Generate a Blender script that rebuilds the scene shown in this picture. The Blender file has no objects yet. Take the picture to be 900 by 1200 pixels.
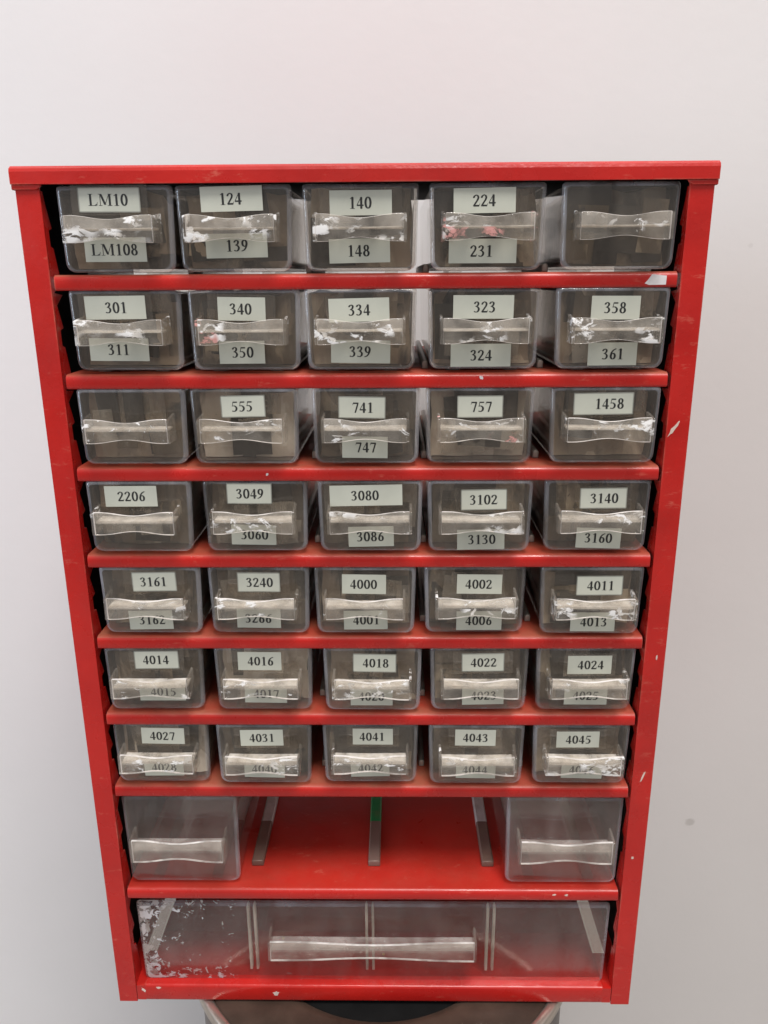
import bpy, bmesh, math, random
from mathutils import Vector, Matrix
random.seed(7)
S = 0.001                                   # everything below is in millimetres
sc = bpy.context.scene
COL = sc.collection
PI = math.pi

# ------------------------------------------------------------------ helpers
def tag(o, label=None, cat=None, group=None, kind=None):
    if label: o['label'] = label
    if cat: o['category'] = cat
    if group: o['group'] = group
    if kind: o['kind'] = kind
    return o

def thing(name, loc, label, cat, group=None, rz=0.0):
    o = bpy.data.objects.new(name, None)
    o.empty_display_size = 0.02
    COL.objects.link(o)
    o.location = Vector(loc) * S
    o.rotation_euler = (0, 0, rz)
    return tag(o, label, cat, group)

def obj(name, bm, mats, parent=None, off=(0, 0, 0), smooth=None, bevel=0.0, seg=2):
    """bm in mm -> one mesh object; off is subtracted (the parent's place)"""
    bmesh.ops.remove_doubles(bm, verts=bm.verts, dist=1e-4)
    bmesh.ops.recalc_face_normals(bm, faces=bm.faces)
    bmesh.ops.translate(bm, verts=bm.verts, vec=-Vector(off))
    bmesh.ops.scale(bm, verts=bm.verts, vec=(S, S, S))
    me = bpy.data.meshes.new(name)
    bm.to_mesh(me); bm.free()
    if not isinstance(mats, (list, tuple)): mats = [mats]
    for m in mats: me.materials.append(m)
    o = bpy.data.objects.new(name, me)
    COL.objects.link(o)
    if parent: o.parent = parent
    if bevel:
        md = o.modifiers.new('bevel', 'BEVEL'); md.width = bevel * S; md.segments = seg
        md.limit_method = 'ANGLE'; md.angle_limit = math.radians(40)
    if smooth:
        for p in me.polygons: p.use_smooth = True
        md = o.modifiers.new('split', 'EDGE_SPLIT'); md.split_angle = math.radians(smooth)
    return o

def box(bm, x0, x1, y0, y1, z0, z1, mi=0):
    v = [bm.verts.new(p) for p in ((x0,y0,z0),(x1,y0,z0),(x1,y1,z0),(x0,y1,z0),(x0,y0,z1),(x1,y0,z1),(x1,y1,z1),(x0,y1,z1))]
    for f in ((0,3,2,1),(4,5,6,7),(0,1,5,4),(1,2,6,5),(2,3,7,6),(3,0,4,7)):
        bm.faces.new([v[i] for i in f]).material_index = mi

def prism(bm, poly, axis, a, b, mi=0, ease=0.0, edge_mi=None):
    """polygon extruded along an axis from a to b; ease rounds the edge at a (the front)"""
    def P(p, t):
        return (t, p[0], p[1]) if axis == 'x' else (p[0], t, p[1]) if axis == 'y' else (p[0], p[1], t)
    rings = []
    if ease:
        cx = sum(p[0] for p in poly)/len(poly); cy = sum(p[1] for p in poly)/len(poly)
        ex = max(abs(p[0]-cx) for p in poly); ey = max(abs(p[1]-cy) for p in poly)
        for k in (0, 1, 2, 3):
            an = PI/2*k/3
            ins = ease*(1-math.sin(an)); dep = ease*(1-math.cos(an))
            q = [(cx+(p[0]-cx)*(1-ins/ex), cy+(p[1]-cy)*(1-ins/ey)) for p in poly]
            rings.append((q, a+dep if b > a else a-dep))
    else:
        rings.append((poly, a))
    rings.append((poly, b))
    vs = [[bm.verts.new(P(p, t)) for p in q] for q, t in rings]
    n = len(poly)
    for r0, r1 in zip(vs, vs[1:]):
        for i in range(n):
            bm.faces.new((r0[i], r0[(i+1) % n], r1[(i+1) % n], r1[i])).material_index = mi if edge_mi is None else edge_mi
    bm.faces.new(vs[0]).material_index = mi
    bm.faces.new(list(reversed(vs[-1]))).material_index = mi

def sheet_profile(bm, pts, t, x0, x1, mi=0):
    """an open (y, z) path thickened by t and extruded along x: bent sheet metal"""
    L = []; R = []
    for i, p in enumerate(pts):
        p = Vector(p)
        d = Vector((0, 0))
        if i > 0: d += (p - Vector(pts[i-1])).normalized()
        if i < len(pts)-1: d += (Vector(pts[i+1]) - p).normalized()
        d.normalize(); nrm = Vector((-d.y, d.x))
        L.append(p); R.append(p + nrm*t)
    prev = None
    for x in (x0, x1):
        l = [bm.verts.new((x, p[0], p[1])) for p in L]; r = [bm.verts.new((x, p[0], p[1])) for p in R]
        n = len(l)
        for i in range(n-1):
            f = (l[i], l[i+1], r[i+1], r[i])
            bm.faces.new(f if x == x1 else tuple(reversed(f))).material_index = mi
        if prev:
            pl, pr = prev
            for i in range(n-1):
                bm.faces.new((pl[i], pl[i+1], l[i+1], l[i])).material_index = mi
                bm.faces.new((pr[i+1], pr[i], r[i], r[i+1])).material_index = mi
            bm.faces.new((pl[0], l[0], r[0], pr[0])); bm.faces.new((pl[-1], pr[-1], r[-1], l[-1]))
        prev = (l, r)

# ------------------------------------------------------------------ materials
def new_mat(name):
    m = bpy.data.materials.new(name); m.use_nodes = True
    nt = m.node_tree; nt.nodes.clear()
    out = nt.nodes.new('ShaderNodeOutputMaterial')
    return m, nt, out

class N:
    def __init__(s, nt): s.nt = nt
    def __call__(s, typ, **kw):
        n = s.nt.nodes.new('ShaderNode' + typ)
        for k, v in kw.items():
            if k == 'inp':
                for a, b in v.items():
                    if isinstance(b, bpy.types.NodeSocket): s.nt.links.new(b, n.inputs[a])
                    else: n.inputs[a].default_value = b
            else: setattr(n, k, v)
        return n
    def coord(s, scale=(1, 1, 1), rnd=True):
        tc = s('TexCoord')
        v = tc.outputs['Object']
        if rnd:
            oi = s('ObjectInfo')
            mul = s('VectorMath', operation='SCALE', inp={0: (3.1, 1.7, 2.3), 'Scale': oi.outputs['Random']})
            v = s('VectorMath', operation='ADD', inp={0: v, 1: mul.outputs[0]}).outputs[0]
        mp = s('Mapping', inp={'Vector': v, 'Scale': scale})
        return mp.outputs[0]
    def noise(s, vec, scale, detail=4, rough=.55, dist=0.0):
        return s('TexNoise', inp={'Vector': vec, 'Scale': scale, 'Detail': detail, 'Roughness': rough, 'Distortion': dist}).outputs['Fac']
    def ramp(s, fac, *stops):
        r = s('ValToRGB', inp={'Fac': fac})
        e = r.color_ramp.elements
        while len(e) < len(stops): e.new(0.5)
        for el, (p, c) in zip(e, stops):
            el.position = p
            el.color = (c, c, c, 1) if not isinstance(c, tuple) else (*c, 1)
        return r.outputs['Color']
    def math(s, op, a, b=0.0, clamp=False):
        return s('Math', operation=op, use_clamp=clamp, inp={0: a, 1: b}).outputs[0]
    def mix(s, fac, a, b):
        m = s('Mix', data_type='RGBA')
        for sock, v in ((m.inputs[0], fac), (m.inputs[6], a), (m.inputs[7], b)):
            if isinstance(v, bpy.types.NodeSocket): s.nt.links.new(v, sock)
            else: sock.default_value = (*v, 1) if isinstance(v, tuple) and len(v) == 3 else v
        return m.outputs[2]
    def fresnel(s, ior, normal=None):
        bf = s('NewGeometry').outputs['Backfacing']
        i = s.math('ADD', ior, s.math('MULTIPLY', bf, 1/ior - ior))
        f = s('Fresnel', inp={'IOR': i})
        if normal: s.nt.links.new(normal, f.inputs['Normal'])
        return f.outputs[0]
    def shmix(s, fac, a, b):
        m = s('MixShader')
        if isinstance(fac, bpy.types.NodeSocket): s.nt.links.new(fac, m.inputs[0])
        else: m.inputs[0].default_value = fac
        s.nt.links.new(a, m.inputs[1]); s.nt.links.new(b, m.inputs[2])
        return m.outputs[0]

def mat_red(name, dust=0.0):
    m, nt, out = new_mat(name); n = N(nt)
    v = n.coord()
    col = n.mix(n.ramp(n.noise(v, 22, 5), (.3, 0.0), (.75, 1.0)), (0.39, 0.010, 0.008), (0.50, 0.016, 0.011))
    # small worn spots of a paler, dusty red
    w = n.ramp(n.math('ADD', n.noise(n.coord((.5, 1, 1.6)), 190, 6, .7), n.math('MULTIPLY', n.noise(v, 18, 2), .25)), (.74, 0.0), (.86, 1.0))
    col = n.mix(n.math('MULTIPLY', w, .5), col, (0.60, 0.16, 0.11))
    # worn folds: the paint rubbed pale along bent edges
    bv = n('Bevel', samples=4, inp={'Radius': .0011})
    dt = n('VectorMath', operation='DOT_PRODUCT', inp={0: bv.outputs[0], 1: n('NewGeometry').outputs['Normal']}).outputs['Value']
    ew = n.math('MULTIPLY', n.ramp(dt, (.86, 1.0), (.985, 0.0)), n.ramp(n.noise(n.coord((.35, 1, .35)), 75, 6, .7), (.50, 0.0), (.68, .75)))
    col = n.mix(ew, col, (.52, .27, .19))
    gr = n.ramp(n.noise(n.coord((.6, 1, .25)), 26, 5, .65), (.50, 0.0), (.80, .45))
    col = n.mix(gr, col, (.17, .018, .014))
    rough = n.ramp(n.noise(v, 60, 5), (.3, .18), (.75, .40))
    if dust:
        d = n.ramp(n.noise(v, 45, 6, .6), (.25, 0.3), (.7, 1.0))
        g = n('NewGeometry')
        up = n.ramp(n('SeparateXYZ', inp={0: g.outputs['True Normal']}).outputs['Z'], (.5, 0.0), (.9, 1.0))
        f = n.math('MULTIPLY', n.math('MULTIPLY', d, up), dust)
        col = n.mix(f, col, (0.25, 0.095, 0.050))
        rough = n.math('ADD', rough, n.math('MULTIPLY', f, .5))
    b = n('BsdfPrincipled', inp={'Base Color': col, 'Roughness': rough})
    b.inputs['Specular IOR Level'].default_value = .45
    bp = n('Bump', inp={'Height': n.math('ADD', n.noise(v, 420, 3), n.math('MULTIPLY', n.noise(v, 35, 3), 3.0)), 'Strength': .10, 'Distance': .001})
    nt.links.new(bp.outputs[0], b.inputs['Normal'])
    nt.links.new(b.outputs[0], out.inputs[0])
    return m

def mat_plain(name, col, rough=.5, metal=0.0, var=.25, scale=80, bump=0.0, bscale=300, spec=.5):
    m, nt, out = new_mat(name); n = N(nt)
    v = n.coord()
    f = n.noise(v, scale, 5)
    lo = tuple(c*(1-var) for c in col); hi = tuple(min(1, c*(1+var)) for c in col)
    b = n('BsdfPrincipled', inp={'Base Color': n.mix(n.ramp(f, (.3, 0.0), (.7, 1.0)), lo, hi), 'Roughness': rough, 'Metallic': metal, 'Specular IOR Level': spec})
    if bump:
        bp = n('Bump', inp={'Height': n.noise(v, bscale, 4), 'Strength': bump, 'Distance': .001})
        nt.links.new(bp.outputs[0], b.inputs['Normal'])
    nt.links.new(b.outputs[0], out.inputs[0])
    return m

def mat_plastic(name, tint=(.93, .91, .88), haze=.06, hazecol=(.55, .51, .46), rough=.05, flake=None, scratch=.5, residue=0.0, inner=False):
    """thin clear polystyrene: what is behind shows through, Fresnel reflection, dust and scratches on it"""
    m, nt, out = new_mat(name); n = N(nt)
    v = n.coord()
    tr = n('BsdfTransparent', inp={'Color': (*tint, 1)})
    gl = n('BsdfGlossy', inp={'Color': (1, 1, 1, 1), 'Roughness': rough})
    bp = n('Bump', inp={'Height': n.noise(v, 28, 2), 'Strength': .10, 'Distance': .002})
    nt.links.new(bp.outputs[0], gl.inputs['Normal'])
    base = n.shmix(n.fresnel(1.5), tr.outputs[0], gl.outputs[0])
    # dust film + smears + fine scratches
    smear = n.ramp(n.noise(n.coord((1, 1, .35)), 55, 6, .6, .6), (.38, .35), (.72, 1.7))
    f = n.math('MULTIPLY', smear, haze)
    if scratch:
        s1 = n.ramp(n.noise(n.coord((1, 1, .06)), 420, 3, .5), (.66, 0.0), (.72, 1.0))
        s2 = n.ramp(n.noise(v, 300, 2, .5), (.76, 0.0), (.78, 1.0))
        sm = n.math('MULTIPLY', s1, n.ramp(n.noise(v, 40, 2), (.5, 0.0), (.65, 1.0)))
        f = n.math('ADD', f, n.math('MULTIPLY', n.math('ADD', n.math('MULTIPLY', sm, .22), n.math('MULTIPLY', s2, .5)), scratch), True)
    hz = n('BsdfDiffuse', inp={'Color': (*hazecol, 1)})
    tl = n('BsdfTranslucent', inp={'Color': (*hazecol, 1)})
    hz2 = n.shmix(.35, hz.outputs[0], tl.outputs[0])
    sh = n.shmix(f, base, hz2)
    if flake or residue:
        k = n.ramp(n.noise(v, 95, 3, .6, .8), (.60, 0.0), (.615, 1.0)) if flake else \
            n.ramp(n.math('ADD', n.noise(n.coord(), 60, 4, .6, 1.0), residue), (.64, 0.0), (.655, 1.0))
        if residue:
            x = n('SeparateXYZ', inp={0: n('TexCoord').outputs['Object']})
            # peeled label remains: only at the left end, along the left edge, the top and the bottom edge
            lx = n.ramp(n.math('MULTIPLY', n.math('ADD', x.outputs['X'], .139), 1/.05), (.0, 1.0), (1.0, 0.0))
            ez = n.math('ABSOLUTE', n.math('SUBTRACT', x.outputs['Z'], .029))
            ez = n.ramp(n.math('MULTIPLY', ez, 1/.029), (.45, .0), (.95, .10))
            ed = n.ramp(n.math('MULTIPLY', n.math('ADD', x.outputs['X'], .139), 1/.022), (.0, .17), (1.0, 0.0))
            nn = n.math('ADD', n.math('ADD', n.noise(n.coord(), 185, 6, .62, .6), ez), ed)
            k = n.ramp(n.math('MULTIPLY', nn, n.ramp(n.math('MULTIPLY', n.math('ADD', x.outputs['X'], .139), 1/.075), (.75, 1.0), (1.0, .0))), (.655, 0.0), (.690, 1.0))
        fl = n('BsdfPrincipled', inp={'Base Color': (*(flake or (.54, .50, .505)), 1), 'Roughness': .45})
        sh = n.shmix(n.math('MULTIPLY', k, .9), sh, fl.outputs[0])
    nt.links.new(sh, out.inputs[0])
    return m

def mat_handle(name, amt=.60, flake=(.80, .78, .76), red=False, haze=(.01, .12)):
    """the clear moulded handle, with glue and label remains on it, white flakes doubling as painted glints"""
    m, nt, out = new_mat(name); n = N(nt)
    v = n.coord()
    tr = n('BsdfTransparent', inp={'Color': (.95, .94, .92, 1)})
    gl = n('BsdfGlossy', inp={'Color': (1, 1, 1, 1), 'Roughness': .09})
    bp = n('Bump', inp={'Height': n.noise(v, 110, 3), 'Strength': .6, 'Distance': .002})
    nt.links.new(bp.outputs[0], gl.inputs['Normal'])
    sh = n.shmix(n.math('MULTIPLY', n.fresnel(1.5, bp.outputs[0]), 1.0, True), tr.outputs[0], gl.outputs[0])
    hz = n('BsdfDiffuse', inp={'Color': (.77, .70, .61, 1)})
    sh = n.shmix(n.ramp(n.noise(v, 70, 5, .6), (.35, haze[0]), (.72, haze[1])), sh, hz.outputs[0])
    k = n.ramp(n.noise(n.coord((.55, 1, 1)), 230, 5, .62, .6), (amt, 0.0), (amt+.05, 1.0))
    k = n.math('MULTIPLY', k, n.ramp(n.noise(v, 48, 2), (.46, 0.0), (.56, 1.0)))
    col = (*flake, 1)
    if red: col = n.mix(n.ramp(n.noise(v, 75, 2), (.48, 0.0), (.53, 1.0)), flake, (.62, .30, .27))
    fl = n('BsdfPrincipled', inp={'Base Color': col, 'Roughness': .35})
    nt.links.new(n.shmix(n.math('MULTIPLY', k, .92), sh, fl.outputs[0]), out.inputs[0])
    return m

def mat_ledge(name):
    """the handle's finger ledge: pale plastic, see-through in patches"""
    m, nt, out = new_mat(name); n = N(nt)
    v = n.coord()
    d = n('BsdfPrincipled', inp={'Base Color': n.mix(n.ramp(n.noise(v, 170, 5, .6), (.35, 0.0), (.68, 1.0)), (.66, .59, .50), (.84, .80, .74)), 'Roughness': .20})
    t = n('BsdfTransparent', inp={'Color': (.9, .88, .85, 1)})
    nt.links.new(n.shmix(n.ramp(n.noise(v, 120, 4), (.36, .22), (.66, .80)), t.outputs[0], d.outputs[0]), out.inputs[0])
    return m

def mat_packing(name, lo, mid, hi, sc1=38):
    m, nt, out = new_mat(name); n = N(nt)
    v = n.coord((1, 1, .45))
    a = n.noise(v, sc1, 5, .55, .5)
    vo = n('TexVoronoi', distance='CHEBYCHEV', inp={'Vector': n.coord((1, .2, .6)), 'Scale': 75, 'Randomness': .9})
    cell = n('SeparateColor', inp={0: vo.outputs['Color']}).outputs[0]
    a = n.math('ADD', n.math('MULTIPLY', a, .80), n.math('MULTIPLY', cell, .20))
    col = n.ramp(a, (.36, lo), (.43, mid), (.56, mid), (.66, hi))
    b = n('BsdfPrincipled', inp={'Base Color': col, 'Roughness': .5})
    bp = n('Bump', inp={'Height': n.noise(v, 90, 4), 'Strength': .5, 'Distance': .003})
    nt.links.new(bp.outputs[0], b.inputs['Normal'])
    nt.links.new(b.outputs[0], out.inputs[0])
    return m

def mat_wall():
    m, nt, out = new_mat('painted_plaster'); n = N(nt)
    tc = n('TexCoord').outputs['Object']
    f = n.noise(tc, 5, 4)
    col = n.mix(n.ramp(f, (.3, 0.0), (.7, 1.0)), (.650, .624, .614), (.680, .655, .646))
    def spot(px, pz, r, c, col, amt):
        d = n('VectorMath', operation='DISTANCE', inp={0: tc, 1: (px*S, 0, pz*S)}).outputs['Value']
        d = n.math('ADD', d, n.math('MULTIPLY', n.math('SUBTRACT', n.noise(tc, 130, 3), .5), r*S*1.3))
        k = n.ramp(n.math('DIVIDE', d, r*S), (.55, amt), (1.0, 0.0))
        return n.mix(k, col, c)
    col = spot(285, -67, 5.0, (.38, .36, .34), col, .5)
    col = spot(277, 437, 2.0, (.40, .38, .36), col, .22)
    b = n('BsdfPrincipled', inp={'Base Color': col, 'Roughness': .6})
    bp = n('Bump', inp={'Height': n.noise(tc, 110, 5), 'Strength': .07, 'Distance': .002})
    nt.links.new(bp.outputs[0], b.inputs['Normal'])
    nt.links.new(b.outputs[0], out.inputs[0])
    return m

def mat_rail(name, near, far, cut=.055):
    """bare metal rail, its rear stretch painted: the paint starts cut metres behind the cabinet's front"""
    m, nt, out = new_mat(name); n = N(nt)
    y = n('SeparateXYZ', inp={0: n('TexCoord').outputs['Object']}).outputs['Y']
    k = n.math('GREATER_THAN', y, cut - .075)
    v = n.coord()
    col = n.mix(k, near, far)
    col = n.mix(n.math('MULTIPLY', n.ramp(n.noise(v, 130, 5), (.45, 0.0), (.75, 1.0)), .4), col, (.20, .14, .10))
    b = n('BsdfPrincipled', inp={'Base Color': col, 'Roughness': .42, 'Metallic': 0.2})
    nt.links.new(b.outputs[0], out.inputs[0])
    return m

M = dict(
    red=mat_red('red_enamel'), red_shelf=mat_red('red_enamel_dusty', .8), red_bay=mat_red('red_enamel_bay', .22),
    front=mat_plastic('drawer_front_plastic', haze=.055, hazecol=(.58, .52, .45)),
    tray=mat_plastic('drawer_tray_plastic', haze=.045, scratch=.2),
    bigfront=mat_plastic('wide_drawer_front_plastic', haze=.045, hazecol=(.68, .60, .57), residue=.1, rough=.18),
    hazy=mat_plastic('empty_drawer_front_plastic', haze=.06, hazecol=(.68, .59, .57)),
    handle=mat_handle('handle_plastic', .60), handle_flaky=mat_handle('handle_plastic_flaky', .53), handle_red=mat_handle('handle_plastic_red_specks', .53, red=True),
    handle_clean=mat_handle('handle_plastic_clean', .9), rim=mat_plastic('handle_edge_painted_glint', haze=.85, hazecol=(.90, .87, .84), rough=.10, scratch=0),  # rim: white haze paints the bevel's bright highlight onto the flange edges
    edge=mat_plastic('painted_edge_glint', haze=.20, hazecol=(.74, .76, .84), rough=.12, scratch=0),  # cool pale haze painted on the front's edges for their bright reflections
    painted_reflection=mat_handle('handle_upper_painted_reflection', .57, haze=(.06, .30)), painted_reflection_faint=mat_handle('big_handle_upper_painted_reflection', .9, haze=(.08, .24)),  # pale haze on the flange's upper half paints in the ledge's reflection
    groove=mat_plastic('moulded_groove_plastic', haze=.6, hazecol=(.85, .80, .76), scratch=0),
    ledge=mat_ledge('pale_ledge_plastic'), ledge_clear=mat_plastic('ledge_plastic', haze=.28, hazecol=(.72, .66, .63)),
    paper=mat_plain('label_paper', (.46, .468, .40), .55, var=.10, scale=28),
    ink=mat_plain('black_ink', (.012, .012, .012), .6),
    border=mat_plain('pencil_grey', (.22, .22, .19), .7),
    pack_a=mat_packing('brown_packing', (.018, .013, .009), (.235, .185, .135), (.48, .41, .32)),
    pack_b=mat_packing('dark_packing', (.010, .008, .005), (.095, .072, .048), (.36, .30, .22), 50),
    pack_c=mat_packing('pale_packing', (.07, .06, .05), (.45, .40, .34), (.74, .70, .64), 30),
    wall=mat_wall(), floor=mat_plain('grey_floor', (.30, .28, .26), .5),
    chip=mat_plain('bare_primer', (.62, .50, .44), .6), tape=mat_plain('pale_tape', (.60, .56, .56), .5),
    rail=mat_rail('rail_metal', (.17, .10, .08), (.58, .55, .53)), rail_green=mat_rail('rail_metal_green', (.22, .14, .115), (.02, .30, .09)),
    rail_plain=mat_plain('plain_rail_metal', (.36, .33, .30), .4, .3),
    chrome=mat_plain('bright_rim_metal', (.52, .46, .40), .30, .85, .1), lid=mat_plain('brown_lid', (.048, .030, .022), .40, 0.0, .5, 30, .1, spec=.25),
    rubber=mat_plain('black_rubber', (.006, .006, .006), .9, spec=.1), shellgrey=mat_plain('stand_metal', (.12, .10, .09), .4, .6),
    bag=mat_plastic('white_bag_plastic', haze=.75, hazecol=(.75, .73, .71), rough=.15, scratch=0), gold=mat_plain('golden_crumb', (.55, .32, .10), .4, .5),
    chipblack=mat_plain('dark_slip', (.020, .017, .014), .4, bump=.3), bag_clear=mat_plastic('clear_bag_plastic', haze=.30, hazecol=(.62, .58, .52), rough=.14),
    black=mat_plain('painted_shade_black', (.010, .009, .008), .9, spec=.08),  # black sheets painting in the shade inside the sides and under the top
)

# ------------------------------------------------------------------ lettering (bold roman figures, drawn with a broad pen)
def ell(cx, cy, rx, ry, a0=90, a1=450, k=20):
    return [(cx+rx*math.cos(math.radians(a0+(a1-a0)*i/k)), cy+ry*math.sin(math.radians(a0+(a1-a0)*i/k))) for i in range(k+1)]
HX, HY = .098, .034
THIN = .03
def glyph(c):
    """strokes: (points, half width across, half height)"""
    if c == '0': return .70, [(ell(.35, .5, .225, .47), HX, HY)]
    if c == '1': return .70, [([(.37, .03), (.37, .965)], HX, HY), ([(.36, .965), (.17, .84)], .03, .025), ([(.17, .02), (.57, .02)], .02, .022)]
    if c == '2': return .70, [([(.11, .74), (.17, .88), (.33, .965), (.47, .90), (.52, .75), (.46, .57), (.30, .34), (.13, .09)], HX*.88, HY), ([(.10, .075), (.57, .075)], .03, .075), ([(.59, .08), (.64, .24)], .022, .02)]
    if c == '3': return .70, [([(.13, .80), (.20, .92), (.33, .965), (.45, .90), (.47, .77), (.41, .63), (.27, .55)], HX*.9, HY), ([(.27, .55), (.43, .49), (.52, .33), (.47, .14), (.33, .04), (.20, .045)], HX*.95, HY), ([(.15, .085), (.12, .085)], .06, .05)]
    if c == '4': return .70, [([(.45, 0.02), (.45, .95)], HX, HY), ([(.43, .95), (.07, .32)], .03, .03), ([(.07, .285), (.63, .285)], .03, .065)]
    if c == '5': return .70, [([(.20, .915), (.58, .915)], .03, .065), ([(.19, .90), (.145, .56)], .03, .025), ([(.15, .555), (.33, .575), (.48, .46), (.52, .30), (.46, .13), (.31, .035), (.18, .045)], HX*.95, HY), ([(.15, .08), (.12, .08)], .055, .045)]
    if c == '6': return .70, [([(.60, .965), (.40, .86), (.23, .65), (.165, .40), (.165, .30)], HX*.85, HY), (ell(.355, .305, .19, .275), HX, HY)]
    if c == '7': return .70, [([(.13, .905), (.60, .905)], .03, .072), ([(.12, .90), (.075, .72)], .022, .02), ([(.57, .88), (.33, .02)], HX*.75, HY)]
    if c == '8': return .70, [(ell(.35, .745, .165, .22), HX*.9, HY), (ell(.35, .27, .205, .245), HX, HY)]
    if c == '9': return .70, [(ell(.345, .695, .19, .275), HX, HY), ([(.535, .69), (.52, .50), (.42, .27), (.28, .11), (.10, .035)], HX*.85, HY)]
    if c == 'L': return .93, [([(.26, .03), (.26, .97)], HX, HY), ([(.06, .975), (.46, .975)], .02, .022), ([(.06, .024), (.82, .024)], .02, .024), ([(.80, .03), (.86, .30)], .022, .02), ([(.62, .04), (.83, .16)], .04, .03)]
    if c == 'M': return 1.30, [([(.20, .03), (.20, .95)], .03, HY), ([(.28, .95), (.62, .12)], HX*1.05, HY), ([(.62, .10), (.98, .93)], .028, .02), ([(1.06, .03), (1.06, .97)], HX, HY), ([(.05, .975), (.34, .975)], .02, .022), ([(.05, .024), (.36, .024)], .02, .022), ([(.93, .975), (1.25, .975)], .02, .022), ([(.86, .024), (1.25, .024)], .02, .022)]
def hull(pts):
    pts = sorted(set((round(a, 5), round(b, 5)) for a, b in pts))
    def half(ps):
        h = []
        for p in ps:
            while len(h) > 1 and (h[-1][0]-h[-2][0])*(p[1]-h[-2][1])-(h[-1][1]-h[-2][1])*(p[0]-h[-2][0]) <= 0: h.pop()
            h.append(p)
        return h
    a = half(pts); b = half(pts[::-1])
    return a[:-1]+b[:-1]
def text_polys(s, em):
    x = 0; out = []
    for c in s:
        adv, strokes = glyph(c)
        for pts, hx, hy in strokes:
            for p, q in zip(pts, pts[1:]):
                st = [(r[0]+hx*math.cos(t*PI/5), r[1]+hy*math.sin(t*PI/5)) for r in (p, q) for t in range(10)]
                out.append([((a+x)*em, b*em) for a, b in hull(st)])
        x += adv
    return x*em, out

def paper_label(parent, text, x, z, w, h, y=-.05, tilt=0.0, border=False, clear=None, dx=0.0):
    bm = bmesh.new()
    box(bm, -w/2, w/2, -.12, 0, -h/2, h/2, 0)
    if clear:                                    # the clear sticky strip the paper sits in
        box(bm, -clear/2, clear/2, .0, .04, -h/2-1.2, h/2+1.2, 3)
    k = 0
    if border:
        for a, b, c, d in ((-w/2, w/2, h/2-.45, h/2), (-w/2, w/2, -h/2, -h/2+.45), (-w/2, -w/2+.45, -h/2, h/2), (w/2-.45, w/2, -h/2, h/2)):
            vs = [bm.verts.new(p) for p in ((a, -.16, c), (b, -.16, c), (b, -.16, d), (a, -.16, d))]
            bm.faces.new(vs).material_index = 2
    em = 4.95
    tw, polys = text_polys(text, em)
    for i, pl in enumerate(polys):
        vs = [bm.verts.new((px-tw/2+dx, -.15-.0006*(i % 40), pz-em/2)) for px, pz in pl]
        bm.faces.new(vs).material_index = 1
    bmesh.ops.rotate(bm, verts=bm.verts, cent=(0, 0, 0), matrix=Matrix.Rotation(tilt, 3, 'Y'))
    bmesh.ops.translate(bm, verts=bm.verts, vec=(x, y, z))
    # keep every stamp its own face
    bmesh.ops.scale(bm, verts=bm.verts, vec=(S, S, S))
    me = bpy.data.meshes.new('paper_label'); bm.to_mesh(me); bm.free()
    for m in (M['paper'], M['ink'], M['border'], M['tray']): me.materials.append(m)
    o = bpy.data.objects.new('paper_label', me); COL.objects.link(o); o.parent = parent
    return o

# ------------------------------------------------------------------ the cabinet
H = 463.0; HW = 153.0; DEP = 150.0
LIP = [456.33, 411.55, 366.76, 321.98, 277.19, 232.41, 187.62, 142.83, 74.1]   # undersides of the front lips
LH = 6.9                                                                     # lip height
SH = [z + LH for z in LIP]
cab = thing('parts_cabinet', (0, 75, 0), 'tall red metal parts cabinet holding rows of small clear drawers, standing on a round stand', 'cabinet')
CO = (0, 75, 0)
# top with its front lip and end skirts
bm = bmesh.new()
sheet_profile(bm, [(-1.2, LIP[0]), (-1.2, H-1.6), (-.9, H-.7), (0.2, H), (DEP, H)], 1.0, -HW-.8, HW+.8)
box(bm, -HW+2, HW-2, 1.5, DEP-2, H-1.6, H-1.2, 1)  # black sheet standing in for the shade under the top
for s in (-1, 1):
    prism(bm, [(s*(HW+.8), LIP[0]-2.0), (s*(HW+.8), LIP[0]+.01), (s*(HW-12.5), LIP[0]+.01), (s*(HW-11.8), LIP[0]-1.0), (s*(HW-10), LIP[0]-2.0)][::1], 'y', -1.2, -.2)
    box(bm, s*(HW+.8) if s < 0 else s*(HW-.1), s*(HW-.1) if s < 0 else s*(HW+.8), -.2, DEP, LIP[0]-2.0, H-.9)
obj('top_panel', bm, [M['red'], M['black']], cab, CO, bevel=.35)
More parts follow.
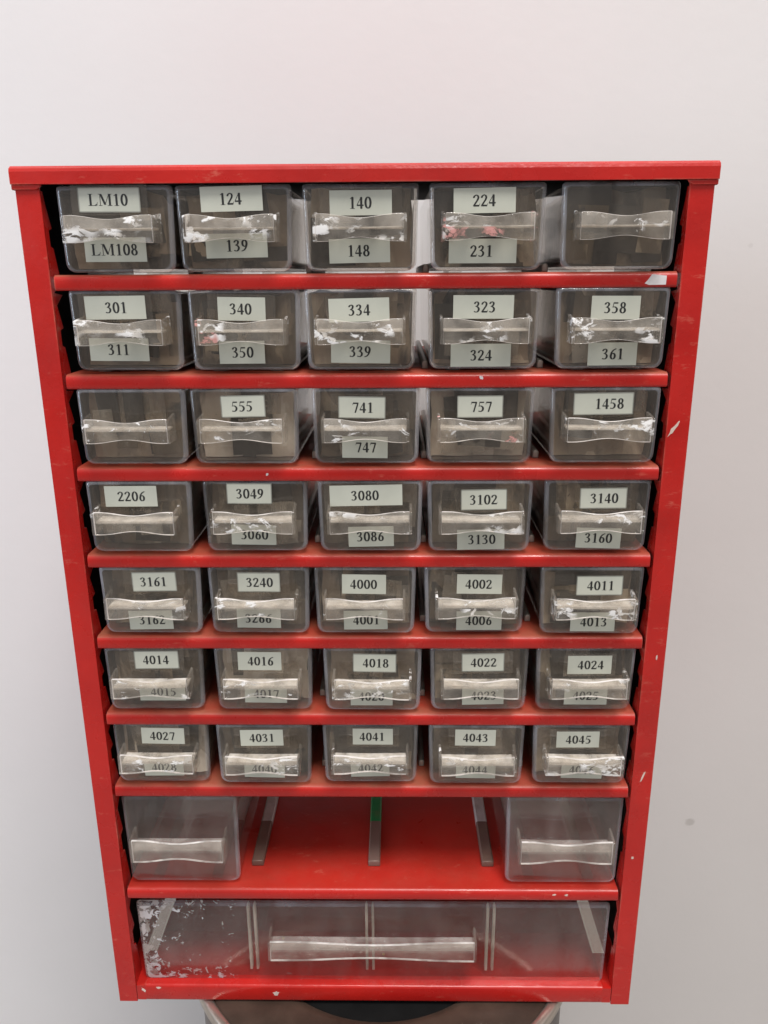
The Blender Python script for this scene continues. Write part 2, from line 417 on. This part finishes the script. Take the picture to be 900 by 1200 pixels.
# sides
for s in (-1, 1):
    bm = bmesh.new(); a, b = sorted((s*(HW-.2), s*(HW-1.4)))
    box(bm, a, b, 1.2, DEP, 0.2, H-1.2)
    c, d = sorted((s*(HW-1.45), s*(HW-1.8)))
    box(bm, c, d, 1.3, DEP-.1, 0.4, H-1.4, 1)  # black sheet standing in for the shade on the inner side
    obj('side_panel', bm, [M['red'], M['black']], cab, CO, bevel=.2)
    # front upright: the flange you see from the front and its return with hook cut-outs
    bm = bmesh.new()
    e = HW-11.0
    a, b = sorted((s*(HW-.2), s*e))
    box(bm, a, b, 0.0, 1.1, -1.2, H-1.0)
    poly = [(1.1, 0), (1.1, H-7)]
    z = H-7
    for i in range(9):
        zt = (LIP[i]+1 if i else H-7); zb = SH[i+1]-3 if i < 8 else 12
        hgt = zt-zb
        poly += [(3.0, zt-2), (4.5, zt-hgt*.18), (8.5, zt-hgt*.42), (8.5, zt-hgt*.43), (5.0, zt-hgt*.45), (5.2, zt-hgt*.62), (8.0, zt-hgt*.64), (12.0, zb+.5), (12.0, zb-6)]
    poly += [(12, 0)]
    c, d = sorted((s*e, s*(e+.9)))
    # build as strips so the concave outline stays valid
    pts = sorted(poly[2:], key=lambda p: -p[1])
    for p, q in zip(pts, pts[1:]):
        if p[1]-q[1] < 1e-6: continue
        v = [bm.verts.new((xx, yy, zz)) for xx in (c, d) for yy, zz in ((1.1, p[1]), (p[0], p[1]), (q[0], q[1]), (1.1, q[1]))]
        for f in ((0,1,2,3), (7,6,5,4), (1,5,6,2), (0,4,5,1), (3,2,6,7)):
            bm.faces.new([v[i] for i in f])
    obj('front_upright', bm, M['red'], cab, CO, bevel=.25)
# shelves, bent lip at the front, guide rails standing on them
for i in range(1, 9):
    bm = bmesh.new()
    z0, z1 = LIP[i], SH[i]
    path = [(7.0, z0+.2), (1.2, z0), (.35, z0+.35), (0, z0+1.2), (0, z1-2.6), (.2, z1-1.6), (.76, z1-.76), (1.6, z1-.2), (2.6, z1), (DEP-2, z1)]
    sheet_profile(bm, path, -.8, -140.4, 140.4)
    sh = obj('shelf', bm, M['red_bay'] if i == 8 else M['red_shelf'], cab, CO, smooth=50)
    for k, x in enumerate((-68.3, 1.0, 68.3) if i == 8 else (-82.5, -26.5, 28.5, 84.5)):
        bm = bmesh.new()
        w = 3.5 if i == 8 else 1.5; h = 4.0
        prism(bm, [(x-w, z1+.02), (x-w, z1+h-.8), (x-w+.8, z1+h), (x+w-.8, z1+h), (x+w, z1+h-.8), (x+w, z1+.02)], 'y', 19.0, DEP-6, ease=.8)
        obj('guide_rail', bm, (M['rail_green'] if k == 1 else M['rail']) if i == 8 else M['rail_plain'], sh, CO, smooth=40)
# bottom
bm = bmesh.new()
sheet_profile(bm, [(6, -.1), (1.2, -.3), (.3, .1), (0, 1.0), (0, 9.6), (.3, 10.6), (1.5, 11.2), (DEP-2, 9.0)], -.8, -136.5, 136.5)
for s in (-1, 1):                                              # the pan's ends, with a long open slot at each side
    a, b = sorted((s*136.51, s*141.6)); box(bm, a, b, 0.05, 1.2, .2, 10.8)
    a, b = sorted((s*136.51, s*151.1)); box(bm, a, b, 1.25, 26, 9.6, 10.6)
    a, b = sorted((s*144.5, s*151.1)); box(bm, a, b, 26.01, DEP-2, 8.6, 9.6)
obj('bottom_panel', bm, M['red'], cab, CO, smooth=50)
# chips, scratches and a scrap of tape on the paint
def scrap(x, y, z, w, h, mat, name, seed, axis='y', up=0.0):
    r = random.Random(seed); bm = bmesh.new(); n = 13; pl = []
    for k in range(n):
        a = 2*PI*k/n; q = r.uniform(.55, 1.1)
        px, pz = w/2*q*math.cos(a), h/2*q*math.sin(a)
        pl.append((x+px*math.cos(up)-pz*math.sin(up), z+px*math.sin(up)+pz*math.cos(up)))
    prism(bm, pl, 'y', y-.09, y-.01)
    return obj(name, bm, mat, cab, CO)
scrap(-115.3, -1.2, 461.0, 11, 1.7, M['chip'], 'paint_chip', 1, up=-.12)
scrap(-1, -1.2, 462.0, 40, .6, M['chip'], 'paint_chip', 2)
scrap(52, -1.2, 459.5, 20, .9, M['chip'], 'paint_chip', 12)
scrap(79, -1.2, 459.2, 9, 1.1, M['chip'], 'paint_chip', 22)
scrap(145.6, 0, 347.5, 2.0, 9.5, M['chip'], 'paint_chip', 3, up=-.6)
scrap(148.5, 0, 228, 1.0, 4, M['chip'], 'paint_chip', 4)
scrap(147.5, 0, 157, 1.0, 9, M['chip'], 'paint_chip', 6, up=-.3)
scrap(146.3, 0, 104, 2.0, 2.5, M['chip'], 'paint_chip', 7)
scrap(-58, 0, 5.5, 4.0, 4.0, M['chip'], 'paint_chip', 8)
scrap(-137.5, 0, 7.5, 2.0, 4.5, M['chip'], 'paint_chip', 9, up=.6)
scrap(-128.5, 0, 9.2, 3.5, 2.0, M['chip'], 'paint_chip', 19)
scrap(54, 0, 371.6, 2.0, 2.0, M['tape'], 'paint_chip', 10)
scrap(-48, 0, 325.5, 1.6, 1.6, M['tape'], 'paint_chip', 11)
scrap(104, 0, 78.5, 3.0, 1.4, M['chip'], 'paint_chip', 13)
scrap(111, 0, 78.3, 2.4, 1.6, M['chip'], 'paint_chip', 14)
bm = bmesh.new(); prism(bm, [(126, 413.3), (128, 412.6), (135.5, 412.7), (135.6, 416.6), (129, 417.2), (127.5, 415)], 'y', -.12, -.01)
obj('tape_scrap', bm, M['tape'], cab, CO)

# ------------------------------------------------------------------ drawers
def front_poly(w, h, r, tp=.8, rt=.8):
    """front outline: square-ish top corners, rounded bottom corners, slightly narrower at the bottom"""
    p = []
    for k in range(4):
        a = PI/2*k/3
        p.append((w/2-rt+rt*math.sin(a), h-rt+rt*math.cos(a)))
    for k in range(7):
        a = PI/2*k/6
        p.append((w/2-tp-r+r*math.cos(a), r-r*math.sin(a)))
    return p + [(-x, z) for x, z in reversed(p)]

def build_drawer(root, w, h, depth, r, hw, hh, hz, mat_front, mats_handle, big=False, proud=11.0):
    # front panel
    bm = bmesh.new()
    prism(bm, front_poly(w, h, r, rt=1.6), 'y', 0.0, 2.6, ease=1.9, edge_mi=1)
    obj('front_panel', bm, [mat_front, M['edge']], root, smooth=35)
    # tray: thin U-shaped shell and a back wall
    bm = bmesh.new()
    t = 1.3; iw = w-1.2
    out = [p for p in front_poly(iw, h-1.2, r)]
    n = len(out)//2
    U = out[3:n] + out[n:-3]                                    # open at the top
    inner = [((abs(x)-t)*(1 if x > 0 else -1), max(z, t+.0) if z < r else z) for x, z in U]
    prev = None
    for y in (2.65, depth):
        a = [bm.verts.new((x, y, z)) for x, z in U]; b = [bm.verts.new((x, y, z)) for x, z in inner]
        for k in range(len(a)-1):
            bm.faces.new((a[k], a[k+1], b[k+1], b[k]))
        if prev:
            pa, pb = prev
            for k in range(len(a)-1):
                bm.faces.new((pa[k], pa[k+1], a[k+1], a[k])); bm.faces.new((pb[k+1], pb[k], b[k], b[k+1]))
            bm.faces.new((pa[0], a[0], b[0], pb[0])); bm.faces.new((pa[-1], pb[-1], b[-1], a[-1]))
        prev = (a, b)
    box(bm, -iw/2+t+.3, iw/2-t-.3, depth-1.5, depth-.1, t+.1, h-1.6)
    for s in (-1, 1):                                           # little runners underneath
        box(bm, s*iw*.27-3, s*iw*.27+3, 4, depth-8, -.95, -.02)
    obj('tray', bm, M['tray'], root, smooth=35)
    # handle: bow-tie flange, ledge behind it, two end plates
    bm = bmesh.new(); pl = []
    K = 16; waist = .30
    def half(x):
        u = abs(x)/(hw/2)
        return hh/2*(1-waist*(1-min(1, max(0, (u-.12)/.72))**1.0*1.0) if u > .12 else 1-waist)
    def hsm(x):
        u = min(1, abs(x)/(hw/2)/.86)
        return hh/2*(1-waist*(.5+.5*math.cos(PI*u)))
    xs = [-hw/2+hw*k/K for k in range(K+1)]
    pl = [(x, hz+hsm(x)) for x in xs] + [(x, hz-hsm(x)) for x in reversed(xs)]
    # flange
    fr = [bm.verts.new((x, -proud, z)) for x, z in pl]; bk = [bm.verts.new((x, -proud+1.5, z)) for x, z in pl]
    m = len(pl); mids = {}
    for k in range(m):
        bm.faces.new((fr[k], bk[k], bk[(k+1) % m], fr[(k+1) % m])).material_index = 2
    for k in range(K):
        a, b, c, d = k, k+1, m-2-k, m-1-k
        for rg_, yy in ((fr, -proud), (bk, -proud+1.5)):
            ma = mids.setdefault((k, yy), None) or bm.verts.new((xs[k], yy, hz)); mids[k, yy] = ma
            mb = mids.setdefault((k+1, yy), None) or bm.verts.new((xs[k+1], yy, hz)); mids[k+1, yy] = mb
            bm.faces.new((rg_[a], rg_[b], mb, ma)).material_index = 3
            bm.faces.new((ma, mb, rg_[c], rg_[d]))
    for s in (-1, 1):
        x0, x1 = sorted((s*(hw/2+.02), s*(hw/2+1.3)))
        poly = [(-proud-.0, hz-hh/2), (-proud, hz+hh/2-.4), (-.05, hz+hh/2+1.2), (-.05, hz-hh/2-.2)]
        v = [[bm.verts.new((xx, y, z)) for y, z in poly] for xx in (x0, x1)]
        bm.faces.new(v[0]); bm.faces.new(v[1][::-1])
        for k in range(4):
            bm.faces.new((v[0][k], v[1][k], v[1][(k+1) % 4], v[0][(k+1) % 4]))
    # ledge, scooped a little along its length
    nx = 12
    for k in range(nx):
        xa, xb = [-hw/2+.1+(hw-.2)*q/nx for q in (k, k+1)]
        def zz(x): return hz+.6-.3*math.cos(PI*x/hw)
        v = [bm.verts.new(p) for p in ((xa, -proud+1.55, hz-.25), (xb, -proud+1.55, hz-.25), (xb, -.06, hz-.25), (xa, -.06, hz-.25),
                                       (xa, -proud+1.55, zz(xa)), (xb, -proud+1.55, zz(xb)), (xb, -.06, zz(xb)+.3), (xa, -.06, zz(xa)+.3))]
        for f in ((0,3,2,1), (4,5,6,7), (0,1,5,4), (2,3,7,6)):
            bm.faces.new([v[i] for i in f]).material_index = 1
        if k == 0: bm.faces.new([v[i] for i in (3, 0, 4, 7)]).material_index = 1
        if k == nx-1: bm.faces.new([v[i] for i in (1, 2, 6, 5)]).material_index = 1
    obj('handle', bm, mats_handle, root, smooth=40, bevel=.28)

DW, DH, DD = 51.4, 36.6, 128.0
BASE = 1.8
def rest(row): return 1.0 if row == 1 else BASE
ROWS = {
1: [(-111.9, ('LM10', -2.1, 31.8, 28.0), ('LM108', -1.3, 10.6, 28.2)), (-58.4, ('124', -0.7, 31.9, 27.9), ('139', 0.5, 12.0, 28.1)), (-1.5, ('140', 0.2, 29.9, 27.9), ('148', -0.6, 9.5, 27.7)), (55.5, ('224', -1.5, 30.4, 27.7), ('231', -1.8, 9.0, 30.7)), (114.6, None, None)],
2: [(-111.8, ('301', -4.4, 29.8, 28.3), ('311', -4.4, 10.6, 28.0)), (-56.3, ('340', -1.0, 28.9, 22.2), ('350', -1.9, 9.1, 21.5)), (-2.0, ('334', -0.7, 28.2, 28.1), ('339', -0.2, 9.2, 27.8)), (55.3, ('323', -0.4, 29.2, 28.0), ('324', -1.1, 7.2, 28.2)), (114.4, ('358', 1.2, 28.6, 22.4), ('361', 1.2, 7.6, 22.8))],
3: [(-113.0, None, None), (-58.6, ('555', -0.5, 28.4, 21.4), None), (-0.1, ('741', -1.9, 27.6, 22.7), ('747', -0.7, 9.1, 22.1)), (54.6, ('757', 0.0, 27.8, 22.0), None), (114.3, ('1458', -1.0, 29.0, 28.4), None)],
4: [(-113.7, ('2206', -3.7, 28.6, 26.0), None), (-55.8, ('3049', -2.8, 29.6, 22.5), ('3060', -1.6, 9.1, 22.5)), (1.4, ('3080', -2.0, 28.6, 36.0), ('3086', 0.3, 8.1, 22.8)), (55.9, ('3102', 1.9, 26.4, 22.8), ('3130', 0.9, 6.6, 23.7)), (114.0, ('3140', 2.8, 26.8, 23.1), ('3160', 1.8, 7.0, 22.3))],
5: [(-112.5, ('3161', 2.4, 27.6, 22.9), ('3162', -1.1, 7.2, 22.9)), (-56.5, ('3240', 0.2, 27.2, 22.0), ('3266', -0.7, 8.0, 22.8)), (-1.7, ('4000', -0.5, 26.2, 22.6), ('4001', 0.1, 7.2, 22.7)), (54.8, ('4002', 2.2, 25.8, 23.1), ('4006', 2.5, 6.4, 23.5)), (114.2, ('4011', 3.8, 25.6, 23.5), ('4013', 1.6, 6.4, 22.8))],
6: [(-114.8, ('4014', 1.7, 27.6, 23.6), ('4015', 3.3, 8.7, 24.5)), (-56.5, ('4016', -1.7, 27.0, 23.1), ('4017', 0.7, 7.6, 22.6)), (1.6, ('4018', 1.2, 26.2, 23.0), ('4020', -0.6, 6.4, 22.5)), (58.3, ('4022', 1.8, 26.2, 22.5), ('4023', 2.3, 6.6, 22.2)), (114.5, ('4024', 1.9, 24.8, 23.1), ('4025', 1.0, 6.6, 22.8))],
7: [(-115.0, ('4027', 1.4, 26.4, 23.5), ('4028', 0.3, 6.6, 21.7)), (-58.2, ('4031', -1.0, 26.0, 23.4), ('4040', -0.4, 6.4, 22.3)), (-0.0, ('4041', 1.4, 26.2, 21.9), ('4042', -0.3, 6.4, 21.3)), (57.9, ('4043', -0.7, 26.4, 22.0), ('4044', 0.0, 6.3, 21.7)), (114.9, ('4045', -2.0, 25.0, 23.1), ('4046', 1.3, 6.0, 22.3))],
}
ROWNAME = {1: 'top row', 2: 'second row', 3: 'third row', 4: 'fourth row', 5: 'fifth row', 6: 'sixth row', 7: 'seventh row'}
FLAKY = {(1, 0), (1, 1), (1, 2), (2, 0), (2, 2), (2, 3), (2, 4), (4, 3), (5, 3), (5, 4), (6, 2), (7, 4)}
REDSP = {(1, 3), (3, 3), (2, 1)}
PALE = {(3, 1), (3, 3), (7, 0), (6, 1)}
DY = 1.0
KX, KZ = 13.9, 417.65
def nearer(x, z):                             # the tables above were taken 6 mm further back
    return KX+(x-KX)*.984, KZ+(z-KZ)*.984
proto = {}
def make_proto(kind):
    r = thing('drawer', (0, 0, 0), 'x', 'drawer')
    build_drawer(r, DW, DH, DD, 4.2, 38.2, 11.4, 17.9, M['front'], [M[kind], M['ledge'], M['rim'], M['painted_reflection']])
    return r
def copy_thing(src):
    r = src.copy(); COL.objects.link(r)
    for ch in list(src.children):
        if ch.name.startswith('paper_label'): continue
        c = ch.copy(); COL.objects.link(c); c.parent = r
    return r
def packing(root_loc, w, y0, y1, h, mat, label, seed):
    """a crumpled lump of packing filling the tray"""
    rr = random.Random(seed); bm = bmesh.new()
    bmesh.ops.create_cube(bm, size=1)
    bmesh.ops.subdivide_edges(bm, edges=bm.edges, cuts=9, use_grid_fill=True)
    ph = [rr.uniform(0, 6.28) for _ in range(8)]
    for v in bm.verts:
        x, y, z = v.co.x+.5, v.co.y+.5, v.co.z+.5
        top = 1-.07*(.5+.5*math.sin(x*7+ph[0]+y*5))-.04*(.5+.5*math.sin(x*15+ph[1]))
        px = (x-.5)*w*(1-.04*(.5+.5*math.sin(z*9+ph[2])))
        py = y0+(y1-y0)*y
        if y < .06: py += 1.6*(.5+.5*math.sin(x*11+ph[3]+z*4))+1.2*(.5+.5*math.sin(z*13+ph[4]+x*3))+rr.uniform(0, .5)
        pz = z*h*(top if z > .5 else 1-(1-top)*z)
        v.co = (px, py, pz)
    bmesh.ops.remove_doubles(bm, verts=bm.verts, dist=1e-4)
    n0 = rr.randint(6, 11)
    for k in range(n0):
        sw, sh_ = rr.uniform(6, 22), rr.uniform(6, 26)
        cx = rr.uniform(-w/2+sw/2, w/2-sw/2) if sw < w else 0
        cz = rr.choice((rr.uniform(.2, h*.4), rr.uniform(h*.4, max(h*.41, h-sh_))))
        sh_ = min(sh_, h-cz-.3)
        if sh_ < 2: continue
        yy = y0-.6-1.9*k/n0; an = rr.uniform(-.12, .12); ln = rr.uniform(-.10, .03)
        g = 5; vs = {}
        p1, p2 = rr.uniform(0, 6), rr.uniform(0, 6); am = rr.uniform(.1, .5)
        for a in range(g+1):
            for b in range(g+1):
                px = sw*(a/g-.5); pz = sh_*(b/g-.5)
                qx = max(-w/2, min(w/2, cx+px*math.cos(an)-pz*math.sin(an))); qz = max(.2, min(h, cz+sh_/2+px*math.sin(an)+pz*math.cos(an)))
                for d in (0, 1):
                    vs[a, b, d] = bm.verts.new((qx, max(3.0, yy+ln*pz+am*math.sin(p1+px*.6+pz*.4))+d*.25, qz))
        mi = rr.choice((0, 1, 2, 2, 2, 3, 3))
        for a in range(g):
            for b in range(g):
                for d in (0, 1):
                    q = [vs[a, b, d], vs[a+1, b, d], vs[a+1, b+1, d], vs[a, b+1, d]]
                    try: bm.faces.new(q if d == 0 else q[::-1]).material_index = mi
                    except ValueError: pass
    o = obj('component_packing', bm, [mat, M['pack_b'], M['chipblack'], M['bag_clear']], None, smooth=60)
    o.location = Vector(root_loc)*S
    return tag(o, label, 'packing', 'packing inside the drawers')

used = {}
for row in range(1, 8):
    for i, (x, up, lo) in enumerate(ROWS[row]):
        kind = 'handle_red' if (row, i) in REDSP else 'handle_flaky' if (row, i) in FLAKY else 'handle'
        if kind in used: r = copy_thing(used[kind])
        else: r = used[kind] = make_proto(kind)
        base = SH[row] + rest(row); x0 = x; x = nearer(x, 0)[0]
        r.location = Vector((x, DY + random.uniform(-.8, .8), base))*S
        r.rotation_euler = (0, 0, math.radians(random.uniform(-.8, .8)))
        r['group'] = 'small clear drawers in the red cabinet'
        hgt = 10.4
        def place(q):
            px, pz = nearer(x0+q[1], SH[row]+.3+q[2])
            return px-x, pz-base-(.9 if q is lo and row in (3, 4, 5) else 0)
        if up:
            paper_label(r, up[0], *place(up), up[3]*.984, hgt if row < 7 else 9.6, tilt=math.radians(random.uniform(-1.3, 1.3)),
                        border=(row, i) in ((3, 3), (3, 1)) or random.random() < .35, clear=36.5 if up[0] == '3080' else up[3]+random.uniform(4, 9) if random.random() < .55 else None, dx=random.uniform(-.6, .6) + (3.0 if up[0] == '1458' else 0))
        if lo:
            paper_label(r, lo[0], *place(lo), lo[3]*.984, hgt, tilt=math.radians(random.uniform(-1.3, 1.3)), dx=random.uniform(-.6, .6))
        if up and lo: r['label'] = 'small clear drawer with paper labels %s above and %s below its handle' % (up[0], lo[0])
        elif up: r['label'] = 'small clear drawer with a single paper label %s above its handle' % up[0]
        else: r['label'] = 'small clear drawer without any label at the %s end of the %s' % ('right' if i == 4 else 'left', ROWNAME[row])
        # what is inside
        rr = random.Random(row*10+i)
        mat = M['pack_c'] if (row, i) in PALE else M['pack_b'] if rr.random() < (.3 if row < 4 else .7) else M['pack_a']
        hh = rr.uniform(33.5, 35.2)
        lab = 'brownish packing inside the drawer labelled %s' % up[0] if up else 'brownish packing inside the unlabelled drawer of the %s' % ROWNAME[row]
        if (row, i) in PALE: lab = lab.replace('brownish', 'pale crumpled')
        packing((x, DY, base+1.6), DW-5.2, rr.uniform(6.5, 9), rr.uniform(95, 122), hh, mat, lab, row*31+i)

# two larger drawers of the eighth row
for k, x in enumerate((-107.4, 108.0)):
    if k == 0:
        big = thing('drawer', (0, 0, 0), 'x', 'drawer')
        build_drawer(big, 64.6, 57.0, DD, 4.0, 50.0, 14.4, 29.0, M['hazy'], [M['handle_clean'], M['ledge_clear'], M['rim'], M['painted_reflection_faint']])
        r = big
    else: r = copy_thing(big)
    r.location = Vector((x, 4.5, SH[8]+1.8))*S
    r['label'] = 'taller empty hazy clear drawer at the %s end of the row with the open bay' % ('left' if k == 0 else 'right')
    r['group'] = 'taller clear drawers beside the open bay'
# the wide drawer at the bottom
wide = thing('drawer', (0, 5.0, 10.6), 'wide clear drawer at the cabinet bottom with peeled label remains at its left end', 'drawer')
build_drawer(wide, 277.0, 56.0, DD, 2.2, 118.0, 13.6, 32.0, M['bigfront'], [M['handle_clean'], M['ledge_clear'], M['rim'], M['painted_reflection_faint']], big=True)
for x in (-71.6, -1.7, 69.8):
    for s in (-1.9, 1.9):
        bm = bmesh.new()
        prism(bm, [(x+s-.75, 5), (x+s-.75, 51), (x+s, 53), (x+s+.75, 51), (x+s+.75, 5)], 'y', 2.7, 6.0)
        obj('divider_groove', bm, M['groove'], wide, bevel=.2)
for k in range(4):
    bm = bmesh.new(); bmesh.ops.create_icosphere(bm, subdivisions=1, radius=1)
    for v in bm.verts: v.co = Vector((v.co.x*random.uniform(.7, 1.3), v.co.y*random.uniform(.7, 1.3), v.co.z*.6))
    o = obj('crumb', bm, M['gold']); o.location = Vector(((6, 18, 14, -58)[k], 22+4*k, 13.0))*S
    tag(o, 'tiny golden crumb on the floor of the wide bottom drawer', 'crumb', 'crumbs in the wide drawer')
# plastic bag poking out over the front of the drawer labelled 4027
bm = bmesh.new()
bmesh.ops.create_uvsphere(bm, u_segments=20, v_segments=12, radius=1)
for v in bm.verts:
    c = v.co.copy(); q = 1+.22*math.sin(5*c.x+3*c.z)*math.sin(4*c.y+2)
    v.co = Vector((c.x*9*q, c.y*7, c.z*9*q + (3 if c.z > .5 and c.x < 0 else 0)))
o = obj('plastic_bag', bm, M['bag'], smooth=70)
o.location = Vector((-103, 16.5, SH[7]+27))*S
tag(o, 'white crumpled plastic bag poking up inside the drawer labelled 4027', 'bag')

# ------------------------------------------------------------------ the round stand, wall and floor
st = thing('round_stand', (0, 75, -450), 'round stand with a brown top, black centre and bright metal rim under the red cabinet', 'stand')
SO = (4.0, 75, 0)
def lathe(bm, prof, n=96):
    rings = []
    for r, z in prof:
        rings.append([bm.verts.new((4.0+r*math.cos(2*PI*k/n), 75+r*math.sin(2*PI*k/n), z)) for k in range(n)])
    for a, b in zip(rings, rings[1:]):
        for k in range(n): bm.faces.new((a[k], a[(k+1) % n], b[(k+1) % n], b[k]))
    return rings
bm = bmesh.new(); rg = lathe(bm, [(86, -3.4), (89, -1.9), (91, -1.6), (122, -1.6), (124, -2.6), (124, -8), (86, -8), (86, -3.4)]); obj('lid', bm, M['lid'], st, (0, 75, -450), smooth=40)
bm = bmesh.new(); rg = lathe(bm, [(85.8, -6), (85.8, -3.8), (80, -3.5)]); bm.faces.new(rg[-1]); bm.faces.new(rg[0][::-1]); obj('centre_disc', bm, M['rubber'], st, (0, 75, -450), smooth=40)
bm = bmesh.new(); lathe(bm, [(124.2, -2.4), (125.4, -1.5), (128.4, -1.4), (130, -2.8), (130, -9), (127, -12), (124.2, -12), (124.2, -2.4)]); obj('rim', bm, M['chrome'], st, (0, 75, -450), smooth=60)
bm = bmesh.new(); rg = lathe(bm, [(124, -12.2), (122, -449.5)]); bm.faces.new(rg[0]); bm.faces.new(rg[-1][::-1]); obj('body', bm, M['shellgrey'], st, (0, 75, -450), smooth=60)

WY = 250
bm = bmesh.new(); box(bm, -1800, 1800, 0, 60, -450, 2000)
w = obj('wall', bm, M['wall']); w.location = (0, WY*S, 0)
tag(w, 'plain pinkish white wall behind the red cabinet', 'wall', kind='structure')
bm = bmesh.new(); box(bm, -1800, 1800, -2400, WY-1, -480, -450.5)
tag(obj('floor', bm, M['floor']), 'grey floor under the round stand', 'floor', kind='structure')

# ------------------------------------------------------------------ light
def area(name, loc, target, sx, sy, power, col):
    l = bpy.data.lights.new(name, 'AREA'); l.shape = 'RECTANGLE'; l.size = sx*S; l.size_y = sy*S
    l.energy = power; l.color = col
    o = bpy.data.objects.new(name, l); COL.objects.link(o)
    o.location = Vector(loc)*S
    o.rotation_euler = (Vector(target)-Vector(loc)).to_track_quat('-Z', 'Y').to_euler()
    return o
area('ceiling_lamp', (430, -1080, 2900), (0, 60, 250), 900, 900, 92, (1.0, .975, .95))
area('window_light', (-1400, -700, 600), (0, 0, 300), 500, 900, 12, (.72, .84, 1.0))

wd = bpy.data.worlds.new('World'); sc.world = wd; wd.use_nodes = True
nt = wd.node_tree; n = N(nt)
bg = nt.nodes['Background']
z = n('SeparateXYZ', inp={0: n('TexCoord').outputs['Generated']}).outputs['Z']
nt.links.new(n.ramp(n.math('ADD', n.math('MULTIPLY', z, .5), .5), (.25, (.12, .10, .09)), (.55, (.42, .405, .40)), (.85, (.98, .95, .93))), bg.inputs['Color'])
bg.inputs['Strength'].default_value = .80

# ------------------------------------------------------------------ camera
cd = bpy.data.cameras.new('camera'); cam = bpy.data.objects.new('camera', cd); COL.objects.link(cam)
fw = Vector((-0.01421176, 0.95804084, -0.28627918)); rt = Vector((0.99989704, 0.01304928, -0.00596813)); up = Vector((0.00198198, 0.28633452, 0.95812766))
mx = Matrix((rt, up, -fw)).transposed().to_4x4()
mx.translation = Vector((13.902, -372.142, 417.650))*S
cam.matrix_world = mx
cd.sensor_fit = 'VERTICAL'; cd.sensor_height = 36; cd.lens = 930.03/1200*36
cd.clip_start = .01; cd.clip_end = 50
sc.camera = cam

sc.view_settings.view_transform = 'Standard'; sc.view_settings.look = 'None'
sc.view_settings.exposure = 0; sc.view_settings.gamma = 1
sc.cycles.use_denoising = True
sc.cycles.max_bounces = 24; sc.cycles.transmission_bounces = 16; sc.cycles.transparent_max_bounces = 64
sc.cycles.diffuse_bounces = 5; sc.cycles.glossy_bounces = 6
sc.cycles.sample_clamp_indirect = 6
